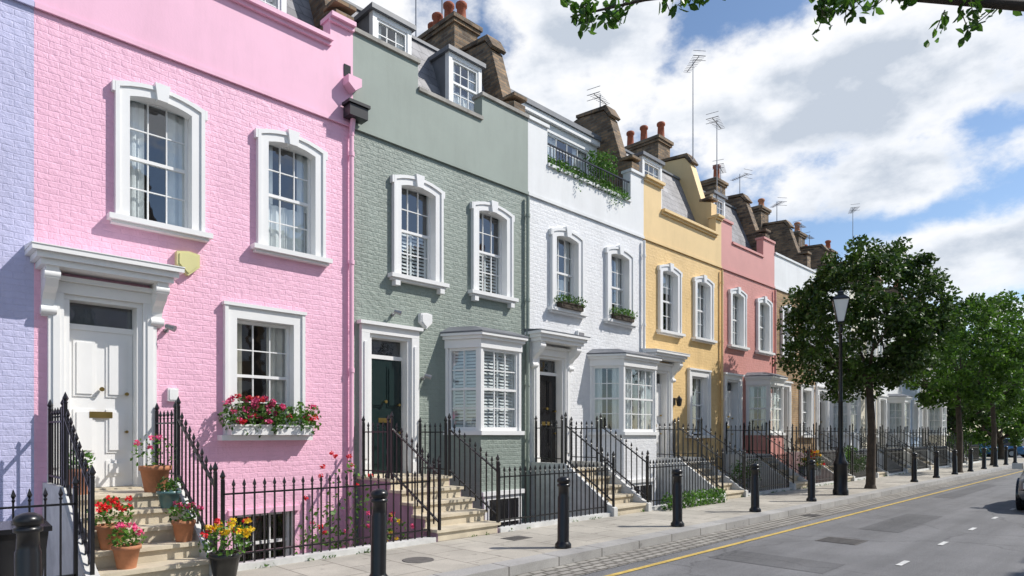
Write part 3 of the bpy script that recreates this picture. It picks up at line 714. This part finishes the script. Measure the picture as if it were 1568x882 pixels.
for i in range(70):
    x = rnd.uniform(XEND + .4, 56.5); y = rnd.uniform(8.7, 10.2); z = rnd.uniform(.2, 1.8)
    mb.leaves((x, y, z), (.5, .5, .45), 60, .15, 'tleaf2', 0, rnd)
mb.obj('hedge')
root = empty('overhanging_tree', (9.0, -1.3, 0))
mb = MB(); rnd = random.Random(21)
mb.cyl((9.0, -1.3, 0), (9.05, -1.25, 2.6), .2, .16, 'bark', 12, False); mb.cyl((9.05, -1.25, 2.6), (8.9, -1.1, 5.0), .16, .11, 'bark', 12, False)
mb.cyl((8.9, -1.1, 5.0), (9.2, -1.6, 8.0), .11, .04, 'bark', 8, False)
bough = [Vector(p) for p in ((8.9, -1.1, 5.0), (8.35, -.25, 5.35), (7.55, .85, 5.47), (6.7, 1.8, 5.62), (5.9, 2.75, 5.78), (5.3, 3.5, 5.72), (4.85, 4.05, 5.6))]
rad_ = [.09, .06, .045, .034, .024, .015, .008, .004]
for i in range(len(bough) - 1): mb.cyl(bough[i], bough[i + 1], rad_[i], rad_[i + 1], 'bark', 8, False)
lm = MB()
M['bleaf'] = leaf_mat('bough_leaves', (.04, .11, .01), (.12, .26, .03), .45, .35)
def twig(p, d, ln, nl, k='bleaf'):
    q = p + d * ln
    mb.cyl(p, q, .006, .003, 'bark', 5, False)
    for i in range(nl):
        c = p.lerp(q, rnd.uniform(.2, 1.05)) + Vector((rnd.uniform(-.07, .07), rnd.uniform(-.07, .07), rnd.uniform(-.08, .05)))
        a = Vector((rnd.gauss(0, .6), rnd.gauss(0, .6), -.5)).normalized(); b = a.cross(Vector((rnd.gauss(0, 1), rnd.gauss(0, 1), rnd.gauss(0, 1)))).normalized(); L_ = rnd.uniform(.08, .13)
        nrm = a.cross(b) * .012
        pts = [c - a * L_ * .5, c + b * L_ * .26 - a * L_ * .15 + nrm, c + b * L_ * .22 + a * L_ * .18 + nrm, c + a * L_ * .5, c - b * L_ * .22 + a * L_ * .18 + nrm, c - b * L_ * .26 - a * L_ * .15 + nrm]
        lm.add([tuple(v) for v in pts], [(0, 1, 2, 3), (0, 3, 4, 5)], k)
for i in range(len(bough) - 1):
    for j in range(6):
        p = bough[i].lerp(bough[i + 1], rnd.random())
        d = Vector((rnd.uniform(-.8, .5), rnd.uniform(-.3, .9), rnd.uniform(-.25, .5))).normalized()
        twig(p, d, rnd.uniform(.15, .32), 11)
for (p, ds) in ((Vector((6.35, 2.15, 5.68)), 8), (Vector((4.95, 3.95, 5.74)), 5), (Vector((7.1, 1.35, 5.58)), 3)):
    for j in range(ds): twig(p + Vector((rnd.uniform(-.12, .12), rnd.uniform(-.12, .12), rnd.uniform(-.1, 0))), Vector((rnd.uniform(-.6, .6), rnd.uniform(-.6, .6), -.9)).normalized(), rnd.uniform(.15, .28), 10)
for i in range(60):
    c = Vector((9.4 + rnd.uniform(-.6, 2.2), -2.0 + rnd.uniform(-1.6, .7), 6.6 + rnd.uniform(-1, 2.2)))
    twig(c, Vector((rnd.uniform(-1, 1), rnd.uniform(-1, 1), rnd.uniform(-.4, .4))).normalized(), .5, 30)
mb.obj('trunk_and_bough', root); lm.obj('foliage', root)

# ------------------------------------------------------------------ pots & plants
def pot_plant(name, x, y, z, r, h, potk, lr, nl, fl=None, nf=0, sz=.055, lh=None):
    m = MB()
    m.revolve([(r * .68, 0), (r * .95, h * .82), (r * 1.06, h * .83), (r * 1.06, h), (r * .92, h), (r * .9, h * .9)], x, y, potk, 18, z)
    m.revolve([(r * .9, h * .9), (.01, h * .92)], x, y, 'soil', 12, z)
    lh = lh or lr * .8
    m.leaves((x, y, z + h + lh * .6), (lr, lr, lh), nl, sz, 'leaf')
    for i in range(nf):
        a = R.uniform(0, 6.28); rr = lr * R.uniform(.2, 1.0); zz = z + h + lh * R.uniform(.8, 1.65)
        m.leaves((x + rr * math.cos(a), y + rr * math.sin(a), zz), (.04, .04, .032), 26, .04, fl[i % len(fl)])
    return m.obj(name)
pot_plant('potted_geranium', 1.95, 7.62, .172, .13, .24, 'terra', .17, 160, ['pink_f'], 5)
pot_plant('potted_geranium', 1.88, 7.93, .344, .14, .26, 'terra', .23, 240, ['red_f'], 18)
pot_plant('potted_geranium', 2.60, 7.90, .344, .12, .24, 'terra', .18, 160, ['pink_f'], 6)
pot_plant('potted_shrub', 2.55, 8.75, .86, .17, .32, 'terra', .26, 130, ['pink_f'], 4, .05, .25)
pot_plant('potted_herb', 2.60, 8.40, .69, .13, .2, 'teal', .14, 120)
pot_plant('potted_shrub', 1.80, 9.0, .86, .15, .3, 'terra', .18, 160)
pot_plant('potted_marigold', 2.75, 7.10, 0.0, .16, .30, 'blackpot', .27, 320, ['yel_f', 'yel_f', 'red_f'], 22)
pot_plant('potted_shrub', 4.6, 8.3, -1.2, .25, .4, 'terra', .45, 420, ['red_f', 'pink_f'], 6, .08, .9)
pot_plant('potted_flowers', 5.45, 7.95, -1.2, .25, .5, 'terra', .36, 380, ['pink_f', 'yel_f'], 14, .07, .7)
pot_plant('potted_shrub', 5.2, 8.6, -1.2, .25, .5, 'terra', .5, 420, ['red_f'], 8, .08, 1.2)
def window_box(name, x0, x1, y, z, fl, nl=260, nf=18, h=.17, k='trim', lr=.17):
    m = MB()
    m.box(x0, x1, y - .11, y + .09, z, z + h, k); m.box(x0 - .015, x1 + .015, y - .125, y + .1, z + h - .025, z + h + .002, k)
    m.box(x0 + .02, x1 - .02, y - .09, y + .07, z + h + .003, z + h + .006, 'soil')
    n = int((x1 - x0) / .16)
    for i in range(n + 1):
        x = x0 + (x1 - x0) * i / n
        m.leaves((x, y - .04, z + h + lr * .45), (.14, .19, lr * R.uniform(.8, 1.2)), nl // (n + 1), .065, 'leaf')
    for i in range(nf):
        m.leaves((R.uniform(x0 - .04, x1 + .04), y - .06 + R.uniform(-.15, .08), z + h + lr * R.uniform(.1, 1.7)), (.055, .05, .045), 34, .05, fl[i % len(fl)])
    return m.obj(name)
gx = B1 + 2.85
window_box('window_box', gx - .60, gx + .02, D - .15, 1.56, ['pink_f', 'red_f', 'pink_f'], 640, 24, .15, lr=.25)
window_box('window_box', gx + .06, gx + .66, D - .15, 1.56, ['pink_f', 'leaf', 'red_f'], 640, 17, .15, lr=.22)
for q in (1.27, 3.3): window_box('window_box', B3 + q - .38, B3 + q + .38, D - .10, 4.402, ['leaf'], 340, 0, .13, 'bark', lr=.13)
window_box('flower_trough', B5 + 1.5, B5 + 2.8, RL + .2, .3, ['yel_f', 'yel_f', 'red_f'], 700, 34, .3, 'lead', lr=.30)
window_box('flower_trough', B4 + 1.7, B4 + 3.0, RL + .4, .1, ['leaf'], 900, 0, .3, 'lead', lr=.35)
mb = MB()
for i in range(10): mb.leaves((B3 + 1.75 + i * .25, RL - .33, .17), (.2, .16, .2), 130, .07, 'leaf')
mb.obj('box_hedge')
mb = MB()
for i in range(14): mb.leaves((B6 + .2 + R.uniform(1.2, 3.6), 7.8, .5 + R.uniform(-.2, .5)), (.3, .2, .25), 80, .09, 'leaf')
mb.obj('shrub')
mb = MB()
for i in range(26):
    x = B3 + .75 + i * .115; mb.leaves((x, D + .12, 7.68 + R.uniform(-.02, .08)), (.12, .14, .12), 60, .08, 'leaf')
    mb.leaves((x, D - .05, 7.55), (.09, .08, .09), 20, .07, 'leaf')
    if i in (19, 20, 22, 8): mb.leaves((x, D - .1, 7.36), (.06, .05, .2), 22, .05, 'leaf')
for i in range(9): mb.leaves((B3 + 3.35 + R.uniform(-.35, .35), D + .6, 8.3 + R.uniform(-.3, .55)), (.3, .3, .25), 110, .085, 'leaf')
mb.obj('roof_terrace_plants')
mb = MB(); 
for i in range(30): mb.box(B3 + .66 + i * .105, B3 + .672 + i * .105, D + .03, D + .042, 7.56, 8.02, 'iron')
mb.box(B3 + .62, B3 + 3.8, D + .02, D + .05, 8.02, 8.05, 'iron'); mb.obj('balcony_railing')

# ------------------------------------------------------------------ wall fittings
def alarm(name, x, z, k, s=.15):
    m = MB(); m.prism_y([(x - s, z + s), (x - s, z - s * .2), (x, z - s * 1.1), (x + s, z - s * .2), (x + s, z + s), (x, z + s * 1.15)], D - .09, D - .001, k)
    m.prism_y([(x - s * .8, z + s * .8), (x - s * .8, z - s * .1), (x, z - s * .9), (x + s * .8, z - s * .1), (x + s * .8, z + s * .8), (x, z + s * .95)], D - .105, D - .091, k); m.obj(name)
alarm('burglar_alarm_box', 3.2, 3.93, 'alarm'); alarm('burglar_alarm_box', 7.32, 3.65, 'trim', .13)
mb = MB(); mb.box(11.7, 11.95, D - .08, D - .001, 3.72, 3.98, 'trim'); mb.box(11.74, 11.91, D - .09, D - .081, 3.76, 3.94, 'slate'); mb.obj('burglar_alarm_box')
mb = MB(); mb.box(2.95, 3.08, D - .06, D - .001, 2.02, 2.2, 'trim'); mb.box(2.965, 3.065, D - .07, D - .061, 2.04, 2.18, 'trim'); mb.obj('meter_box')
def spot(x, z):
    m = MB(); m.cyl((x, D, z), (x, D - .06, z), .03, .03, 'alum', 10); m.cyl((x, D - .06, z), (x + .02, D - .14, z + .04), .012, .012, 'alum', 6); m.cyl((x - .03, D - .12, z + .05), (x + .06, D - .2, z + .01), .03, .045, 'alum', 10); m.obj('security_light')
spot(2.93, 2.98); spot(6.62, 3.68); spot(7.28, 2.6)
def wall_lantern(x, z):
    m = MB(); m.box(x - .04, x + .04, D - .03, D - .001, z - .1, z + .1, 'iron'); m.cyl((x, D - .02, z + .05), (x, D - .16, z + .12), .012, .012, 'iron', 6)
    m.revolve([(.03, -.14), (.06, -.12), (.085, .06), (.02, .14), (.004, .17)], x, D - .16, 'iron', 6, z, smooth=False); m.obj('wall_lantern')
wall_lantern(16.0, 2.5)
mb = MB()
mb.box(B2 - .20, B2 + .14, D - .26, D - .05, 6.80, 6.99, 'iron'); mb.box(B2 - .23, B2 + .17, D - .29, D - .049, 6.99, 7.04, 'iron'); mb.cyl((B2 - .06, D - .12, 6.82), (B2 - .06, D - .07, 6.55), .045, .045, 'pink_s', 10)
mb.prism_y([(B2 - .19, 7.35), (B2 - .06, 7.25), (B2 + .06, 7.35), (B2 + .06, 7.48), (B2 - .19, 7.48)], D - .2, D - .017, 'pink_s')
mb.box(B2 - .17, B2 - .05, D - .03, D - .016, 7.52, 7.72, 'blackp')
mb.obj('rainwater_hopper')

# ------------------------------------------------------------------ tv aerials
def aerial(x, y, z0, h, rot=0, n=9, s=1.0):
    m = MB()
    m.cyl((x, y, z0), (x, y, z0 + h), .022, .014, 'alum', 6)
    zt = z0 + h - .15; c, sn = math.cos(rot), math.sin(rot)
    m.cyl((x - c * .5 * s, y - sn * .5 * s, zt), (x + c * .5 * s, y + sn * .5 * s, zt + .05), .012, .012, 'alum', 5)
    for i in range(n):
        t = -.5 + i / (n - 1); w = .16 * s * (1.25 - .5 * (t + .5)); px_, py_ = x + c * t * s, y + sn * t * s
        m.cyl((px_ + sn * w, py_ - c * w, zt + .05 * (t + .5)), (px_ - sn * w, py_ + c * w, zt + .05 * (t + .5)), .007, .007, 'alum', 4)
    for dz in (-.15, .0, .15): m.cyl((x - c * .52 * s + sn * .2, y - sn * .52 * s - c * .2, zt + dz), (x - c * .52 * s - sn * .2, y - sn * .52 * s + c * .2, zt + dz), .008, .008, 'alum', 4)
    m.obj('tv_aerial')
aerial(B3 - .2, D + 3.7, 10.2, 3.4, .5); aerial(B3, D + 2.9, 11.0, 3, 1.2)
aerial(B5 - .0, D + .95, 10.3, 3.2, .9, 11, 1.0); aerial(B5 + .9, D + .6, 8.6, 3.2, .2)
aerial(B4 , D + 1.4, 10.3, .7, .2, 9, .8); aerial(B6, D + 2.0, 10.0, 1.6, .3); aerial(B6 + .3, D + 1.4, 9.4, 1.8, 1.2, 9, .8); aerial(B7, D + 1.5, 9.5, 1.6, .9, 9, .8)
aerial(34, D + 1, 9.4, 3.2, .5); aerial(30.2, D + 2, 9.6, 1.6, 0, 9, .8); aerial(31.2, D + 2, 9, 1.9, 0, 9, .8)

# ------------------------------------------------------------------ cars
M['carblue'] = plain('blue_car_paint', (.10, .24, .42), .25, .03, 2, 0, .3)
M['carsilver'] = plain('silver_car_paint', (.40, .41, .43), .28, .03, 2, 0, .6)
M['tyre'] = plain('tyre_rubber', (.02, .02, .02), .8, .2)
M['cglass'] = plain('car_glass', (.015, .018, .02), .06, .0)
M['red_l'] = plain('tail_lamp', (.4, .01, .01), .2, .1)
def car(name, x, y, yaw, k):
    m = MB()
    Ls = [(-2.05, .42, .70, .78), (-1.95, .28, .86, .84), (-1.3, .22, .92, .87), (-.3, .22, .95, .88), (.8, .22, .93, .88), (1.6, .24, .80, .85), (1.98, .30, .66, .78), (2.08, .40, .55, .66)]
    n = 10; ring = []
    for lx, zb, zt, hw in Ls:
        pts = [(lx, -hw * .92, zb), (lx, -hw, zb + .12), (lx, -hw * 1.0, (zb + zt) / 2), (lx, -hw * .96, zt - .06), (lx, -hw * .82, zt), (lx, hw * .82, zt), (lx, hw * .96, zt - .06), (lx, hw, (zb + zt) / 2), (lx, hw, zb + .12), (lx, hw * .92, zb)]
        ring += pts
    fs = []
    for j in range(len(Ls) - 1):
        for i in range(n): fs.append((j * n + i, j * n + (i + 1) % n, (j + 1) * n + (i + 1) % n, (j + 1) * n + i))
    fs += [tuple(range(n)), tuple(range((len(Ls)) * n - 1, (len(Ls) - 1) * n - 1, -1))]
    m.add(ring, fs, k, True)
    g = [(-1.9, .86, .70), (-1.45, 1.38, .58), (-.4, 1.47, .60), (.35, 1.42, .58), (1.15, .92, .72)]
    pts = []
    for lx, z, hw in g: pts += [(lx, -hw, z), (lx, hw, z)]
    low = [(lx, -.80, .88) for lx in (-1.85, -1.3, -.3, .4, 1.1)]; lowr = [(lx, .80, .88) for lx in (-1.85, -1.3, -.3, .4, 1.1)]
    m.add(pts, [(0, 1, 3, 2), (6, 7, 9, 8)], 'cglass', True); m.add(pts, [(2, 3, 5, 4), (4, 5, 7, 6)], k, True)
    m.add([pts[0], pts[2], pts[4], pts[6], pts[8]] + low, [(i, i + 1, i + 6, i + 5) for i in range(4)], 'cglass')
    m.add([pts[1], pts[3], pts[5], pts[7], pts[9]] + lowr, [(i, i + 5, i + 6, i + 1) for i in range(4)], 'cglass')
    for sy in (-1, 1):
        m.cyl((-.35, sy * .805, .88), (-.38, sy * .605, 1.46), .03, .03, k, 6)
        m.box(.75, .95, sy * .95 - .09, sy * .95 + .09, .9, 1.03, k)
        for wx in (-1.3, 1.3):
            m.cyl((wx, sy * .70, .32), (wx, sy * .885, .32), .32, .32, 'tyre', 22); m.cyl((wx, sy * .86, .32), (wx, sy * .895, .32), .2, .18, 'alum', 16)
            m.cyl((wx, sy * .80, .34), (wx, sy * .882, .34), .38, .38, 'blackp', 22)
        m.box(-2.09, -1.98, sy * .62 - .14, sy * .62 + .14, .62, .78, 'red_l'); m.box(1.98, 2.07, sy * .55 - .15, sy * .55 + .15, .52, .64, 'trim')
    m.box(-2.1, -2.03, -.26, .26, .48, .58, 'yline')
    o = m.obj(name); o.location = (x, y, -.12); o.rotation_euler = (0, 0, yaw); return o
car('parked_car', 19.75, 1.42, math.pi, 'carsilver'); car('parked_car', 62.5, 8.9, 1.2, 'carblue'); car('parked_car', 25.2, 1.4, 0, 'carblue')
mb = MB()
mb.add([(-.22, -.25, .06), (.22, -.25, .06), (.22, .25, .06), (-.22, .25, .06), (-.28, -.33, .9), (.28, -.33, .9), (.28, .3, .9), (-.28, .3, .9)], [(0, 3, 2, 1), (0, 1, 5, 4), (1, 2, 6, 5), (2, 3, 7, 6), (3, 0, 4, 7), (4, 5, 6, 7)], 'blackp')
mb.prism_x([(-.36, .9), (.34, .9), (.34, .95), (0, .99), (-.36, .95)], -.3, .3, 'blackp'); mb.cyl((-.28, .27, .1), (-.22, .27, .1), .1, .1, 'tyre', 14); mb.cyl((.22, .27, .1), (.28, .27, .1), .1, .1, 'tyre', 14); mb.cyl((-.25, .38, .9), (.25, .38, .9), .018, .018, 'blackp', 8)
o = mb.obj('wheelie_bin'); o.location = (.85, 7.05, 0); o.scale = (1, 1, .82)

# ------------------------------------------------------------------ world
sun_dir = Vector((1.1, -1.0, 1.5)).normalized()
el = math.asin(sun_dir.z)
w = bpy.data.worlds.new("World"); scene.world = w; w.use_nodes = True
w.cycles.sampling_method = 'MANUAL'; w.cycles.sample_map_resolution = 256
nt = w.node_tree; nt.nodes.clear()
out = N(nt, 'ShaderNodeOutputWorld'); sky = N(nt, 'ShaderNodeTexSky', sky_type='NISHITA', sun_disc=False)
sky.sun_elevation = el; sky.sun_rotation = math.atan2(sun_dir.x, sun_dir.y)
sky.altitude = 50; sky.air_density = 1.0; sky.dust_density = .4; sky.ozone_density = 2.5
bg = N(nt, 'ShaderNodeBackground', Strength=.15); L(nt, sky.outputs[0], bg.inputs[0])
tc = N(nt, 'ShaderNodeTexCoord'); sp = N(nt, 'ShaderNodeSeparateXYZ'); L(nt, tc.outputs['Generated'], sp.inputs[0])
def mth(op, a, b=None, c=None):
    n = nt.nodes.new('ShaderNodeMath'); n.operation = op
    for i, v in enumerate((a, b, c)):
        if v is None: continue
        if isinstance(v, (int, float)): n.inputs[i].default_value = v
        else: L(nt, v, n.inputs[i])
    return n.outputs[0]
az = mth('MULTIPLY', mth('ARCTAN2', sp.outputs[1], sp.outputs[0]), 57.2958); ele = mth('MULTIPLY', mth('ARCSINE', sp.outputs[2]), 57.2958)
clouds = [(20, 25.5, 11, 4.6, 1.25), (10, 25, 9, 3.0, 1.15), (38.5, 30, 6.5, 6, 1.15), (17.5, 19.3, 8, 2.6, 1.15), (8.5, 12.8, 8, 2.6, 1.1), (29, 26, 4.5, 4, 1.0), (35.5, 24, 5, 2.4, .8), (3, 8.5, 7, 1.5, .8), (17, 33, 6, 1.6, .8), (60, 30, 10, 6, .9), (-20, 25, 15, 8, .9), (-65, 32, 18, 10, .9), (-120, 25, 22, 10, .9), (110, 30, 18, 10, .9)]
m_ = None
for a, e, ra, re, amp in clouds:
    q = mth('ADD', mth('POWER', mth('ABSOLUTE', mth('DIVIDE', mth('SUBTRACT', az, a), ra)), 2), mth('POWER', mth('ABSOLUTE', mth('DIVIDE', mth('SUBTRACT', ele, e), re)), 2))
    v = mth('SUBTRACT', amp, mth('MULTIPLY', mth('MINIMUM', q, 3.0), .55))
    m_ = v if m_ is None else mth('MAXIMUM', m_, v)
mp = N(nt, 'ShaderNodeMapping'); mp.inputs['Scale'].default_value = (1, 1, 1.6); L(nt, tc.outputs['Generated'], mp.inputs[0])
n1 = N(nt, 'ShaderNodeTexNoise', **{'Scale': 7.5, 'Detail': 8.0, 'Roughness': .6}); L(nt, mp.outputs[0], n1.inputs['Vector'])
mp2 = N(nt, 'ShaderNodeMapping'); mp2.inputs['Scale'].default_value = (1, 1, 2.4); mp2.inputs['Location'].default_value = (3, 1, .12); L(nt, tc.outputs['Generated'], mp2.inputs[0])
n2 = N(nt, 'ShaderNodeTexNoise', **{'Scale': 6.0, 'Detail': 5.0, 'Roughness': .5}); L(nt, mp2.outputs[0], n2.inputs['Vector'])
dens = mth('ADD', m_, mth('MULTIPLY', mth('SUBTRACT', n1.outputs['Fac'], .5), 3.6))
cov = nt.nodes.new('ShaderNodeMapRange'); cov.interpolation_type = 'SMOOTHSTEP'; L(nt, dens, cov.inputs[0]); cov.inputs[1].default_value = -.05; cov.inputs[2].default_value = .85
shade = mth('ADD', dens, mth('MULTIPLY', mth('SUBTRACT', n2.outputs['Fac'], .5), 4.2))
cc = ramp(nt, mth('MULTIPLY', shade, .5), [(.30, (.98, .985, 1.0)), (.48, (.87, .90, .95)), (.85, (.56, .62, .71))])
bgc = N(nt, 'ShaderNodeBackground', Strength=1.05); L(nt, cc, bgc.inputs[0])
mx = N(nt, 'ShaderNodeMixShader'); L(nt, mth('MULTIPLY', cov.outputs[0], .97), mx.inputs[0]); L(nt, bg.outputs[0], mx.inputs[1]); L(nt, bgc.outputs[0], mx.inputs[2]); L(nt, mx.outputs[0], out.inputs[0])

sd = bpy.data.lights.new('sun', 'SUN'); sd.energy = 4.7; sd.angle = math.radians(.5); sd.color = (1, .955, .89)
so = bpy.data.objects.new('sun', sd); so.rotation_euler = (-sun_dir).to_track_quat('-Z', 'Y').to_euler(); scene.collection.objects.link(so)

cd = bpy.data.cameras.new('camera'); cam = bpy.data.objects.new('camera', cd); scene.collection.objects.link(cam)
cd.sensor_width = 36; cd.lens = 36 * 996 / 1568; cd.shift_y = 226 / 1568; cd.clip_end = 2000; cd.clip_start = .05
cam.location = (0, 0, 1.55); cam.rotation_euler = (math.pi / 2, 0, math.radians(45 - 90))
scene.camera = cam
scene.view_settings.view_transform = 'Standard'; scene.view_settings.look = 'None'; scene.view_settings.exposure = 0
